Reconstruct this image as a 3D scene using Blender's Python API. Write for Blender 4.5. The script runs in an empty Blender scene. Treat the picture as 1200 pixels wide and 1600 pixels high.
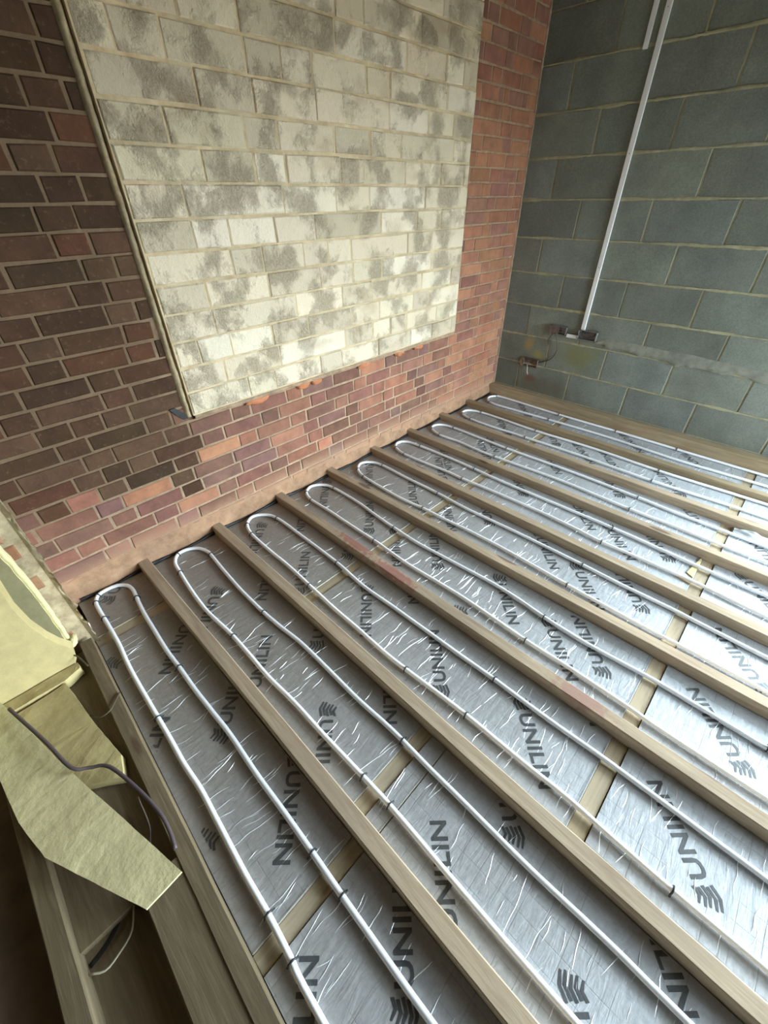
import bpy, bmesh, math, random
from mathutils import Vector, Matrix, noise
random.seed(7)
S = bpy.context.scene
COL = S.collection
PI = math.pi

# ------------------------------------------------------------------ camera
cam_data = bpy.data.cameras.new('camera')
cam = bpy.data.objects.new('camera', cam_data); COL.objects.link(cam)
cam_data.sensor_fit = 'HORIZONTAL'; cam_data.sensor_width = 36.0
cam_data.lens = 642.8 * 36.0 / 1200.0
cam_data.clip_start = 0.02
cam.location = (-3.4361, -1.9234, 1.4230)
cam.rotation_mode = 'XYZ'
cam.rotation_euler = (0.9184, 0.0112, -0.8006)
S.camera = cam

# ------------------------------------------------------------------ daylight, exposure
S.view_settings.view_transform = 'Standard'
S.view_settings.look = 'None'
S.view_settings.gamma = 1
S.view_settings.use_curve_mapping = False
S.view_settings.exposure = 1.20
w = bpy.data.worlds.new('overcast_sky'); S.world = w; w.use_nodes = True
nt = w.node_tree; nt.nodes.clear()
tc = nt.nodes.new('ShaderNodeTexCoord'); sep = nt.nodes.new('ShaderNodeSeparateXYZ')
mp = nt.nodes.new('ShaderNodeMapRange'); mp.inputs[1].default_value = -0.15; mp.inputs[2].default_value = 0.25
rp = nt.nodes.new('ShaderNodeValToRGB')
rp.color_ramp.elements[0].color = (0.055, 0.050, 0.036, 1); rp.color_ramp.elements[1].color = (0.74, 0.90, 1.0, 1)
e = rp.color_ramp.elements.new(0.36); e.color = (0.075, 0.070, 0.052, 1)
e = rp.color_ramp.elements.new(0.46); e.color = (0.66, 0.77, 0.82, 1)
bg = nt.nodes.new('ShaderNodeBackground'); bg.inputs[1].default_value = 17.0
ow = nt.nodes.new('ShaderNodeOutputWorld')
nt.links.new(tc.outputs['Generated'], sep.inputs[0]); nt.links.new(sep.outputs[2], mp.inputs[0])
nt.links.new(mp.outputs[0], rp.inputs[0]); nt.links.new(rp.outputs[0], bg.inputs[0]); nt.links.new(bg.outputs[0], ow.inputs[0])

CEIL = 2.55
YB = -5.2           # rear wall
XL = -6.2           # far wall of the space on the left
WIN = [  # (name, wall, a0, a1, z0, z1)
    ('r', 'x', -4.75, -2.75, 0.05, 2.1),
    ('b', 'y', -2.1, -0.15, 0.05, 2.1),
]
def portal(name, loc, rot, sx, sy):
    l = bpy.data.lights.new(name, 'AREA'); l.shape = 'RECTANGLE'; l.size = sx; l.size_y = sy
    l.cycles.is_portal = True
    o = bpy.data.objects.new(name, l); COL.objects.link(o); o.location = loc; o.rotation_euler = rot
portal('daylight_portal', (0.28, -3.80, 1.07), (0, PI/2, 0), 2.05, 2.3)
portal('daylight_portal', (-1.125, YB-0.28, 1.07), (PI/2, 0, 0), 1.95, 2.05)

# ------------------------------------------------------------------ material helpers
def new_mat(name):
    m = bpy.data.materials.new(name); m.use_nodes = True
    t = m.node_tree; b = t.nodes['Principled BSDF']
    return m, t, b
def N(t, kind, **kw):
    n = t.nodes.new(kind)
    for k, v in kw.items(): setattr(n, k, v)
    return n
def noise_n(t, vec, scale, detail=4, rough=0.6, dist=0.0):
    n = N(t, 'ShaderNodeTexNoise'); n.inputs['Scale'].default_value = scale
    n.inputs['Detail'].default_value = detail; n.inputs['Roughness'].default_value = rough
    n.inputs['Distortion'].default_value = dist
    if vec is not None: t.links.new(vec, n.inputs['Vector'])
    return n.outputs['Fac']
def coord(t, scale=None):
    g = N(t, 'ShaderNodeNewGeometry').outputs['Position']
    if scale:
        m = N(t, 'ShaderNodeMapping'); m.inputs['Scale'].default_value = scale
        t.links.new(g, m.inputs['Vector']); return m.outputs[0]
    return g
def obj_coord(t, scale=None):
    g = N(t, 'ShaderNodeTexCoord').outputs['Object']
    if scale:
        m = N(t, 'ShaderNodeMapping'); m.inputs['Scale'].default_value = scale
        t.links.new(g, m.inputs['Vector']); return m.outputs[0]
    return g
def ramp(t, fac, stops):
    r = N(t, 'ShaderNodeValToRGB'); cr = r.color_ramp
    while len(cr.elements) > 1: cr.elements.remove(cr.elements[-1])
    cr.elements[0].position = stops[0][0]; cr.elements[0].color = (*stops[0][1], 1)
    for p, c in stops[1:]:
        q = cr.elements.new(p); q.color = (*c, 1)
    t.links.new(fac, r.inputs[0]); return r.outputs[0]
def mixc(t, fac, a, b, mode='MIX'):
    m = N(t, 'ShaderNodeMix', data_type='RGBA', blend_type=mode)
    for i, v in ((0, fac), (6, a), (7, b)):
        if isinstance(v, (int, float)): m.inputs[i].default_value = v
        elif isinstance(v, tuple): m.inputs[i].default_value = (*v, 1)
        else: t.links.new(v, m.inputs[i])
    return m.outputs[2]
def math_n(t, op, a, b=None, clamp=False):
    m = N(t, 'ShaderNodeMath', operation=op, use_clamp=clamp)
    for i, v in enumerate((a, b)):
        if v is None: continue
        if isinstance(v, (int, float)): m.inputs[i].default_value = v
        else: t.links.new(v, m.inputs[i])
    return m.outputs[0]
def step(t, v, lo, hi):
    m = N(t, 'ShaderNodeMapRange', interpolation_type='SMOOTHSTEP'); m.inputs[1].default_value = lo; m.inputs[2].default_value = hi
    t.links.new(v, m.inputs[0]); return m.outputs[0]
def blob(t, centre, radii, soft=0.5, nz=0.0, nscale=12):
    """1 inside an ellipsoid in world space, fading out, with a ragged edge: a stain that has its own place and shape"""
    g = coord(t)
    s = N(t, 'ShaderNodeVectorMath', operation='SUBTRACT'); t.links.new(g, s.inputs[0]); s.inputs[1].default_value = centre
    d = N(t, 'ShaderNodeVectorMath', operation='DIVIDE'); t.links.new(s.outputs[0], d.inputs[0]); d.inputs[1].default_value = radii
    l = N(t, 'ShaderNodeVectorMath', operation='LENGTH'); t.links.new(d.outputs[0], l.inputs[0])
    v = l.outputs['Value']
    if nz:
        v = math_n(t, 'ADD', v, math_n(t, 'MULTIPLY', math_n(t, 'SUBTRACT', noise_n(t, g, nscale, 5), 0.5), nz))
    m = N(t, 'ShaderNodeMapRange', interpolation_type='SMOOTHSTEP')
    m.inputs[1].default_value = 1.0; m.inputs[2].default_value = 1.0 - soft
    t.links.new(v, m.inputs[0]); return m.outputs[0]
def bump(t, b, h, strength=0.4, dist=0.005):
    n = N(t, 'ShaderNodeBump'); n.inputs['Strength'].default_value = strength; n.inputs['Distance'].default_value = dist
    t.links.new(h, n.inputs['Height']); t.links.new(n.outputs[0], b.inputs['Normal']); return n
def attr(t, name='tint'):
    a = N(t, 'ShaderNodeAttribute'); a.attribute_name = name; return a.outputs['Color']

def srgb(r, g, b):
    f = lambda c: ((c/255+0.055)/1.055)**2.4 if c > 10 else c/255/12.92
    return (f(r), f(g), f(b))

# brick faces (tint per brick) and mortar
def mat_brick():
    m, t, b = new_mat('old_red_brick')
    g = coord(t)
    n1 = noise_n(t, g, 9, 5, 0.65); n2 = noise_n(t, g, 60, 6, 0.7)
    c = mixc(t, 1.0, attr(t), ramp(t, n1, [(0.3, (0.72, 0.70, 0.70)), (0.7, (1.2, 1.15, 1.1))]), 'MULTIPLY')
    c = mixc(t, math_n(t, 'MULTIPLY', step(t, n2, 0.55, 0.75), 0.30), c, srgb(150, 118, 95))
    # sandy dust caked to the foot of the wall
    sp = N(t, 'ShaderNodeSeparateXYZ'); t.links.new(g, sp.inputs[0])
    zz = math_n(t, 'ADD', sp.outputs[2], math_n(t, 'MULTIPLY', n1, 0.16))
    c = mixc(t, math_n(t, 'MULTIPLY', step(t, zz, 0.24, 0.09), 0.8), c, srgb(176, 140, 112))
    t.links.new(c, b.inputs['Base Color']); b.inputs['Roughness'].default_value = 0.9
    b.inputs['Specular IOR Level'].default_value = 0.2
    bump(t, b, math_n(t, 'ADD', n2, n1), 0.55, 0.006)
    return m
def mat_mortar(name, c1, c2, scale=30):
    m, t, b = new_mat(name)
    g = coord(t); n = noise_n(t, g, scale, 6, 0.7); n1 = noise_n(t, g, 4, 3)
    c = ramp(t, n, [(0.3, c1), (0.7, c2)])
    c = mixc(t, 1.0, c, ramp(t, n1, [(0.3, (0.8, 0.8, 0.8)), (0.7, (1.15, 1.12, 1.08))]), 'MULTIPLY')
    if name == 'sandy_mortar':      # weaker light left of the infill, put into the mortar colour
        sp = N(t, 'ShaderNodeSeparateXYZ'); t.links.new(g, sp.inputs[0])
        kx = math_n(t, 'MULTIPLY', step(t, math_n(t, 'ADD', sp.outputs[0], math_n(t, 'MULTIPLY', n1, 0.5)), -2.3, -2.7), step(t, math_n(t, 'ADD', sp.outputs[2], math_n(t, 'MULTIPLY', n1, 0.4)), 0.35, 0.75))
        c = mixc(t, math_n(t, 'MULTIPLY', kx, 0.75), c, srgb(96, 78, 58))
    t.links.new(c, b.inputs['Base Color']); b.inputs['Roughness'].default_value = 0.95
    b.inputs['Specular IOR Level'].default_value = 0.15
    bump(t, b, n, 0.6, 0.006)
    return m
def mat_white_block():
    m, t, b = new_mat('limewashed_block')
    g = coord(t)
    n1 = noise_n(t, g, 7, 5, 0.62); n2 = noise_n(t, g, 95, 5, 0.75); n3 = noise_n(t, coord(t, (1, 1, 1.8)), 2.6, 3)
    patch = step(t, n1, 0.45, 0.62)                          # limewash worn off the aggregate
    agg = ramp(t, n2, [(0.35, srgb(158, 142, 116)), (0.5, srgb(194, 177, 148)), (0.65, srgb(222, 207, 180))])
    c = mixc(t, math_n(t, 'MULTIPLY', patch, 0.6), attr(t), agg)
    c = mixc(t, math_n(t, 'MULTIPLY', step(t, n3, 0.56, 0.72), 0.35), c, srgb(160, 128, 98))
    t.links.new(c, b.inputs['Base Color']); b.inputs['Roughness'].default_value = 0.92
    b.inputs['Specular IOR Level'].default_value = 0.2
    bump(t, b, math_n(t, 'ADD', math_n(t, 'MULTIPLY', n2, math_n(t, 'ADD', patch, 0.3)), math_n(t, 'MULTIPLY', n1, 1.5)), 1.0, 0.012)
    return m
def mat_dark_block():
    m, t, b = new_mat('dark_concrete_block')
    g = coord(t)
    n1 = noise_n(t, g, 3.5, 4, 0.6); n2 = noise_n(t, g, 120, 4, 0.8)
    c = mixc(t, 1.0, attr(t), ramp(t, n1, [(0.3, (0.8, 0.8, 0.8)), (0.7, (1.22, 1.22, 1.2))]), 'MULTIPLY')
    c = mixc(t, 1.0, c, ramp(t, n2, [(0.3, (0.75, 0.75, 0.75)), (0.7, (1.25, 1.25, 1.25))]), 'MULTIPLY')
    def stain(c, ce, ra, col, k, soft=0.9, nz=0.9):
        return mixc(t, math_n(t, 'MULTIPLY', blob(t, ce, ra, soft, nz, 9), k), c, col)
    c = stain(c, (0, -0.28, 0.44), (0.2, 0.06, 0.10), srgb(165, 140, 70), 0.75)
    c = stain(c, (0, -0.38, 0.36), (0.2, 0.09, 0.06), srgb(150, 140, 75), 0.7)
    c = stain(c, (0, -0.70, 0.42), (0.2, 0.22, 0.16), srgb(120, 120, 72), 0.75)
    c = stain(c, (0, -0.34, 0.16), (0.2, 0.09, 0.05), srgb(122, 66, 56), 0.7)
    c = stain(c, (0, -0.45, 0.10), (0.2, 0.5, 0.14), srgb(92, 84, 66), 0.6)
    c = stain(c, (0, -0.72, 1.7), (0.2, 0.10, 1.4), srgb(120, 122, 112), 0.22)
    t.links.new(c, b.inputs['Base Color']); b.inputs['Roughness'].default_value = 0.8
    b.inputs['Specular IOR Level'].default_value = 0.35
    bump(t, b, n2, 0.4, 0.003)
    return m
def mat_wood(name, cols, stains=(), rough=0.8, axis='y'):
    m, t, b = new_mat(name)
    sc = (14, 1.1, 14) if axis == 'y' else (1.1, 14, 14)
    g = coord(t, sc); w0 = coord(t)
    n1 = noise_n(t, g, 4.0, 6, 0.65, 0.4); n2 = noise_n(t, w0, 5, 4); n3 = noise_n(t, w0, 1.3, 2)
    c = ramp(t, n1, [(0.25, cols[0]), (0.5, cols[1]), (0.75, cols[2])])
    c = mixc(t, math_n(t, 'MULTIPLY', step(t, n2, 0.52, 0.72), 0.45), c, cols[3])
    c = mixc(t, 1.0, c, ramp(t, n3, [(0.35, (0.85, 0.84, 0.82)), (0.65, (1.12, 1.10, 1.06))]), 'MULTIPLY')
    kn = N(t, 'ShaderNodeTexVoronoi'); kn.inputs['Scale'].default_value = 1.0
    km = N(t, 'ShaderNodeMapping'); km.inputs['Scale'].default_value = (9, 2.2, 3) if axis == 'y' else (2.2, 9, 3)
    t.links.new(w0, km.inputs['Vector']); t.links.new(km.outputs[0], kn.inputs['Vector'])
    c = mixc(t, math_n(t, 'MULTIPLY', step(t, kn.outputs['Distance'], 0.15, 0.09), 0.65), c, srgb(84, 58, 42))
    for ce, ra, col, k in stains:
        c = mixc(t, math_n(t, 'MULTIPLY', blob(t, ce, ra, 0.5, 2.6, 40), k), c, col)
    t.links.new(c, b.inputs['Base Color']); b.inputs['Roughness'].default_value = rough
    b.inputs['Specular IOR Level'].default_value = 0.25
    bump(t, b, n1, 0.35, 0.003)
    return m
def mat_foil():
    m, t, b = new_mat('aluminium_foil_facing')
    g = coord(t)
    gx = coord(t, (1.6, 7, 1)); 
    n1 = noise_n(t, gx, 5, 4, 0.6, 0.6); n2 = noise_n(t, g, 28, 4, 0.6); n3 = noise_n(t, g, 2.2, 3)
    # scrim of fine threads under the foil: a grid of shallow lines
    sp = N(t, 'ShaderNodeSeparateXYZ'); t.links.new(g, sp.inputs[0])
    def lines(ax, pitch):
        v = math_n(t, 'ADD', sp.outputs[ax], math_n(t, 'MULTIPLY', n3, 0.012))
        v = math_n(t, 'FRACT', math_n(t, 'MULTIPLY', v, 1/pitch))
        v = math_n(t, 'ABSOLUTE', math_n(t, 'SUBTRACT', v, 0.5))
        return step(t, v, 0.030, 0.012)
    ln = math_n(t, 'MAXIMUM', lines(0, 0.052), lines(1, 0.058))
    brk = step(t, noise_n(t, g, 6, 2), 0.42, 0.56)
    ln = math_n(t, 'MULTIPLY', ln, brk)
    c = ramp(t, n3, [(0.3, (0.42, 0.434, 0.444)), (0.7, (0.51, 0.526, 0.544))])
    c = mixc(t, math_n(t, 'MULTIPLY', ln, 0.42), c, (0.20, 0.20, 0.20))
    # dust thickest next to the brick wall; spread also paints the light gradient
    d = math_n(t, 'ADD', sp.outputs[1], math_n(t, 'MULTIPLY', noise_n(t, g, 7, 4), 0.5))
    d2 = math_n(t, 'SUBTRACT', math_n(t, 'MULTIPLY', sp.outputs[1], 0.42), math_n(t, 'MULTIPLY', math_n(t, 'ADD', sp.outputs[0], 1.6), 0.22))
    d = math_n(t, 'ADD', d2, math_n(t, 'MULTIPLY', noise_n(t, g, 5, 4), 0.30))
    du = math_n(t, 'MULTIPLY', step(t, d, -0.80, 0.42), 0.85)
    c = mixc(t, du, c, srgb(140, 129, 116))
    n5 = noise_n(t, g, 90, 3, 0.7); c = mixc(t, 1.0, c, ramp(t, n5, [(0.3, (0.86, 0.86, 0.86)), (0.7, (1.10, 1.10, 1.10))]), 'MULTIPLY')
    t.links.new(c, b.inputs['Base Color'])
    mt = math_n(t, 'SUBTRACT', 0.24, math_n(t, 'MULTIPLY', du, 0.20)); t.links.new(mt, b.inputs['Metallic'])
    r = math_n(t, 'ADD', 0.54, math_n(t, 'MULTIPLY', n2, 0.2)); t.links.new(r, b.inputs['Roughness'])
    h = math_n(t, 'ADD', math_n(t, 'MULTIPLY', n1, 1.0), math_n(t, 'MULTIPLY', n2, 0.22))
    h = math_n(t, 'ADD', h, math_n(t, 'MULTIPLY', ln, -0.12))
    bump(t, b, h, 0.35, 0.008)
    return m
def flat(name, col, rough=0.6, metal=0.0, spec=0.4, nscale=0, amt=0.2, bstr=0.0):
    m, t, b = new_mat(name)
    if nscale:
        n = noise_n(t, coord(t), nscale, 5, 0.65)
        c = mixc(t, 1.0, col, ramp(t, n, [(0.3, (1-amt,)*3), (0.7, (1+amt,)*3)]), 'MULTIPLY')
        t.links.new(c, b.inputs['Base Color'])
        if bstr: bump(t, b, n, bstr, 0.006)
    else:
        b.inputs['Base Color'].default_value = (*col, 1)
    b.inputs['Roughness'].default_value = rough; b.inputs['Metallic'].default_value = metal
    b.inputs['Specular IOR Level'].default_value = spec
    return m

M = {}
M['brick'] = mat_brick()
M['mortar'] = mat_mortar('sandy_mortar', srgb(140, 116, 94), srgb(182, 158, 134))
M['rubble_mortar'] = mat_mortar('pale_rough_mortar', srgb(140, 122, 96), srgb(196, 180, 148), 22)
M['dust'] = mat_mortar('sandy_dust_fillet', srgb(134, 104, 82), srgb(178, 144, 116), 14)
M['white_block'] = mat_white_block()
M['white_mortar'] = mat_mortar('buff_mortar', srgb(184, 160, 126), srgb(214, 198, 166), 18)
M['dark_block'] = mat_dark_block()
M['block_mortar'] = mat_mortar('greenish_mortar', srgb(146, 142, 114), srgb(176, 172, 144), 20)
M['smear'] = mat_mortar('grey_mortar_smear', srgb(124, 126, 116), srgb(152, 153, 142), 26)
WD = [srgb(150, 130, 108), srgb(172, 153, 130), srgb(190, 172, 148), srgb(180, 155, 134)]
M['joist'] = mat_wood('sawn_softwood', WD)
M['joist_pink'] = mat_wood('sawn_softwood_pink_marks', WD, [
    ((-2.40, -0.70, 0), (0.05, 0.16, 0.06), srgb(156, 98, 88), 0.7), ((-2.42, -0.98, 0), (0.04, 0.17, 0.05), srgb(164, 100, 96), 0.65),
    ((-2.41, -1.88, 0), (0.04, 0.12, 0.05), srgb(160, 112, 106), 0.5)])
WD2 = [srgb(136, 118, 92), srgb(162, 144, 116), srgb(180, 162, 132), srgb(154, 124, 100)]
M['plate'] = mat_wood('yellowed_softwood', WD2)
M['noggin'] = mat_wood('noggin_softwood', [srgb(150, 136, 114), srgb(172, 158, 134), srgb(186, 172, 148), srgb(176, 156, 132)], axis='x')
M['old_wood'] = mat_wood('dirty_shaded_floor_timber', [srgb(98, 86, 66), srgb(116, 102, 80), srgb(134, 120, 96), srgb(104, 88, 68)])  # dirty brown, darkened further to put the left area's shade into the colour
M['foil'] = mat_foil()
M['crease'] = flat('painted_glint_foil_crease', (0.88, 0.90, 0.92), 0.38, 0.45)  # near-white colour carries the glint of the creases, whatever the light
M['print'] = flat('dark_grey_print', srgb(88, 89, 89), 0.5, 0.3, nscale=40, amt=0.25)
M['foam_edge'] = flat('cream_foam_edge', srgb(206, 190, 138), 0.9, nscale=60, amt=0.15)
M['foam'] = flat('yellow_insulation_foam', srgb(184, 167, 120), 0.95, 0, 0.15, 14, 0.12, 0.5)
M['foam_dull'] = flat('olive_insulation_foam', srgb(132, 124, 92), 0.95, 0, 0.15, 14, 0.14, 0.5)  # darker olive tone for the faces of the standing sheet
M['foam_pale'] = flat('pale_yellow_insulation_foam', srgb(214, 203, 156), 0.95, 0, 0.15, 30, 0.10, 0.4)
M['pipe'] = flat('white_plastic_pipe', (0.90, 0.91, 0.93), 0.40, 0, 0.5)
M['clip'] = flat('dark_grey_plastic_clip', (0.035, 0.037, 0.04), 0.45)
M['conduit'] = flat('white_pvc_conduit', (0.80, 0.81, 0.80), 0.35)
M['steel'] = flat('galvanised_steel', (0.22, 0.21, 0.20), 0.6, 0.3, nscale=30, amt=0.3)
M['rust'] = flat('dirty_brown_metal', srgb(112, 96, 88), 0.7, 0.3, nscale=40, amt=0.4)
M['plaster'] = flat('white_plaster_dab', srgb(170, 160, 140), 0.95, nscale=40, amt=0.15)
M['cable_grey'] = flat('purple_grey_cable', srgb(84, 72, 74), 0.5)
M['cable_dark'] = flat('dark_cable', srgb(78, 66, 54), 0.5)
M['cable_white'] = flat('pale_cable', srgb(190, 184, 160), 0.45)
M['membrane'] = flat('black_damp_membrane', (0.022, 0.021, 0.02), 0.4, nscale=20, amt=0.3, bstr=0.4)
M['ceiling'] = flat('bare_plasterboard', srgb(96, 80, 62), 0.9, nscale=3, amt=0.1)
M['sub'] = flat('dark_subfloor_earth', srgb(84, 70, 54), 0.95, nscale=10, amt=0.35, bstr=0.6)
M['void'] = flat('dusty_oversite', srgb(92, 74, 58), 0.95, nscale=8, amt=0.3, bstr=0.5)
M['render'] = flat('grey_cement_render', srgb(120, 114, 102), 0.95, nscale=5, amt=0.15)
M['scrap'] = flat('white_plastic_scrap', (0.62, 0.66, 0.66), 0.3, nscale=20, amt=0.1, bstr=0.4)
M['terracotta'] = flat('broken_terracotta', srgb(186, 120, 84), 0.9, nscale=30, amt=0.2, bstr=0.5)
M['offcut'] = flat('fresh_wood_chip', srgb(206, 190, 156), 0.8)

# ------------------------------------------------------------------ mesh helpers
def finish(name, bm, mats, parent=None, smooth=False, kind=None):
    me = bpy.data.meshes.new(name); bm.normal_update(); bm.to_mesh(me); bm.free()
    for mm in (mats if isinstance(mats, (list, tuple)) else [mats]): me.materials.append(mm)
    if smooth:
        for p in me.polygons: p.use_smooth = True
    o = bpy.data.objects.new(name, me); COL.objects.link(o)
    if parent: o.parent = parent
    if kind: o['kind'] = kind
    return o
def tag(o, label, cat, group=None, kind=None):
    o['label'] = label; o['category'] = cat
    if group: o['group'] = group
    if kind: o['kind'] = kind
    return o
def struct(o, label, cat):
    o['kind'] = 'structure'; o['label'] = label; o['category'] = cat; return o
def empty(name, loc=(0, 0, 0)):
    o = bpy.data.objects.new(name, None); COL.objects.link(o); o.location = loc
    o.empty_display_size = 0.05; return o
def box(bm, x0, x1, y0, y1, z0, z1, mi=0):
    v = [bm.verts.new(p) for p in ((x0,y0,z0),(x1,y0,z0),(x1,y1,z0),(x0,y1,z0),(x0,y0,z1),(x1,y0,z1),(x1,y1,z1),(x0,y1,z1))]
    fs = []
    for q in ((3,2,1,0),(4,5,6,7),(0,1,5,4),(1,2,6,5),(2,3,7,6),(3,0,4,7)):
        f = bm.faces.new([v[i] for i in q]); f.material_index = mi; fs.append(f)
    return v, fs
def bevel_box(bm, x0, x1, y0, y1, z0, z1, r):
    b2 = bmesh.new(); box(b2, x0, x1, y0, y1, z0, z1)
    bmesh.ops.bevel(b2, geom=b2.edges[:], offset=r, segments=2, affect='EDGES', profile=0.6)
    tmp = bpy.data.meshes.new('t'); b2.to_mesh(tmp); b2.free(); bm.from_mesh(tmp); bpy.data.meshes.remove(tmp)
def catmull(pts, step_len=0.02):
    P = [Vector(p) for p in pts]; P = [P[0]*2-P[1]] + P + [P[-1]*2-P[-2]]; out = []
    for i in range(1, len(P)-2):
        a, b_, c, d = P[i-1], P[i], P[i+1], P[i+2]
        n = max(2, int((c-b_).length/step_len))
        for k in range(n):
            t = k/n; t2 = t*t; t3 = t2*t
            out.append(0.5*((2*b_)+(c-a)*t+(2*a-5*b_+4*c-d)*t2+(3*b_-a-3*c+d)*t3))
    out.append(P[-2]); return out
def tube(bm, pts, r, seg=10, caps=True):
    P = [Vector(p) for p in pts]; rings = []; up = Vector((0, 0, 1)); prev = None
    for i, p in enumerate(P):
        tn = (P[min(i+1, len(P)-1)]-P[max(i-1, 0)]).normalized()
        if prev is None:
            n = up if abs(tn.z) < 0.9 else Vector((1, 0, 0))
        else: n = prev
        n = (n-tn*n.dot(tn)).normalized(); prev = n; bn = tn.cross(n)
        rr = r(i/(len(P)-1)) if callable(r) else r
        rings.append([bm.verts.new(p+(n*math.cos(a)+bn*math.sin(a))*rr) for a in (2*PI*k/seg for k in range(seg))])
    for a, b_ in zip(rings, rings[1:]):
        for k in range(seg):
            f = bm.faces.new((a[k], a[(k+1) % seg], b_[(k+1) % seg], b_[k])); f.smooth = True
    if caps:
        bm.faces.new(rings[0][::-1]); bm.faces.new(rings[-1])
def slab(bm, outline, z0, z1, wob=0.0, mi=0):
    """polygon prism; z0/z1 may be functions of (x, y)"""
    f0 = z0 if callable(z0) else (lambda x, y: z0); f1 = z1 if callable(z1) else (lambda x, y: z1)
    a = [bm.verts.new((x, y, f0(x, y))) for x, y in outline]; b_ = [bm.verts.new((x, y, f1(x, y))) for x, y in outline]
    n = len(a)
    fs = [bm.faces.new(b_), bm.faces.new(a[::-1])]
    for i in range(n): fs.append(bm.faces.new((a[i], a[(i+1) % n], b_[(i+1) % n], b_[i])))
    for f in fs: f.material_index = mi
    bmesh.ops.recalc_face_normals(bm, faces=fs)

# a face-on brick with a worn arris: U along the wall, V up, D out of the wall
def brick(bm, lay, u0, u1, v0, v1, d, place, tint, worn=0.004, mi=0):
    j = lambda s=0.0022: random.uniform(-s, s)
    c = [(u0+j(), v0+j()), (u1+j(), v0+j()), (u1+j(), v1+j()), (u0+j(), v1+j())]
    cu, cv_ = (u0+u1)/2, (v0+v1)/2
    back = [bm.verts.new(place(u, v, -0.02)) for u, v in c]
    mid = [bm.verts.new(place(u, v, d-worn)) for u, v in c]
    tl = random.uniform(-0.0015, 0.0015)
    front = [bm.verts.new(place(u+(worn if u < cu else -worn), v+(worn if v < cv_ else -worn), d+tl*(1 if u < cu else -1))) for u, v in c]
    fs = [bm.faces.new(front)]
    for i in range(4):
        k = (i+1) % 4
        fs.append(bm.faces.new((mid[i], mid[k], front[k], front[i]))); fs.append(bm.faces.new((back[i], back[k], mid[k], mid[i])))
    for f in fs:
        f.material_index = mi
        for l in f.loops: l[lay] = (*tint, 1)
def vary(c, s=0.12, h=0.04):
    k = 1+random.uniform(-s, s); return tuple(max(0, x*k*(1+random.uniform(-h, h))) for x in c)

# ------------------------------------------------------------------ brick wall at the far side (y = 0)
Z0B = 0.593-0.075*8+0.001      # a bed joint near floor level
BR = [srgb(138, 98, 84), srgb(130, 92, 80), srgb(122, 90, 78), srgb(146, 102, 84), srgb(128, 96, 88), srgb(118, 86, 74)]
BRR = [srgb(164, 116, 92), srgb(170, 122, 96), srgb(158, 110, 90), srgb(150, 108, 94)]
BRD = [srgb(82, 60, 46), srgb(76, 56, 42), srgb(90, 62, 46), srgb(70, 53, 40), srgb(88, 67, 52)]      # darker brown bricks left of the infill; weaker light there put into the tint
PX0, PX1, PZ0 = -2.785, -0.735, 0.625          # the blocked-up opening
bm = bmesh.new(); lay = bm.loops.layers.float_color.new('tint')
def place_back(u, v, d): return Vector((u, -d, v))
row = 0; z = Z0B-0.15
while z < CEIL:
    u = -4.3+(-0.056 if row % 2 else 0.112)+random.uniform(-0.02, 0.02); k = row % 2
    while u < 0.0:
        L = 0.215 if (k % 2 == 0) else 0.1025
        if random.random() < 0.07: L = 0.1025 if L > 0.2 else 0.215
        if -0.75 < u and random.random() < 0.25: L *= random.choice((0.5, 0.75, 1))
        L += random.uniform(-0.006, 0.006); u1 = min(u+L, -0.003); cx = (u+u1)/2
        segs = [(u, u1)]
        if z+0.03 > PZ0:
            segs = []
            if u < PX0-0.012: segs.append((u, min(u1, PX0-0.012)))
            if u1 > PX1+0.004: segs.append((max(u, PX1+0.004), u1))
        for a, b_ in segs:
            if b_-a > 0.02:
                dim_left = cx < (-2.6 if z+0.03 > PZ0 else -2.75+random.uniform(-0.15, 0.15)) and z > 0.30+random.uniform(-0.12, 0.12)
                t = vary(random.choice(BRD if dim_left else (BRR if cx > -0.75 or random.random() < 0.12 else BR)), 0.12)
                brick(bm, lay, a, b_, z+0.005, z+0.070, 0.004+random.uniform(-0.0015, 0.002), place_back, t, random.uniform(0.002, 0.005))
        u = u1+0.010; k += 1
    z += 0.075; row += 1
v = [bm.verts.new(p) for p in ((-4.4, 0, -0.2), (0.02, 0, -0.2), (0.02, 0, CEIL), (-4.4, 0, CEIL))]
f = bm.faces.new(v); f.material_index = 1
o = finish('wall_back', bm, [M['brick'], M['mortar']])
struct(o, 'old red brick wall behind the ends of the floor joists', 'wall')

# blocked-up opening: limewashed blocks, face a little proud of the brickwork
PD = 0.030
bm = bmesh.new(); lay = bm.loops.layers.float_color.new('tint')
def place_panel(u, v, d): return Vector((u, -PD-d, v))
z = PZ0+0.002; row = 0
while z < CEIL:
    h = 0.1055+random.uniform(-0.002, 0.002); u = PX0+0.018+random.uniform(0, 0.004); first = True
    while u < PX1-0.004:
        L = random.choice((0.15, 0.22, 0.30, 0.30, 0.44, 0.22)); 
        if first: L = random.choice((0.10, 0.2, 0.3, 0.34)); first = False
        u1 = min(u+L, PX1-0.002+random.uniform(-0.004, 0.004))
        if PX1-u1 < 0.06: u1 = PX1-random.uniform(0.001, 0.006)
        t = vary(srgb(*random.choice(((228, 212, 186), (222, 206, 180), (216, 201, 174), (206, 191, 166), (232, 218, 194)))), 0.06, 0.012)
        brick(bm, lay, u, u1, z+0.004, z+h-0.003, 0.004+random.uniform(-0.003, 0.003), place_panel, t, random.uniform(0.003, 0.006))
        u = u1+0.004
    z += h; row += 1
box(bm, PX0+0.014, PX1-0.004, -PD, 0.02, PZ0, CEIL, 1)
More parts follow.
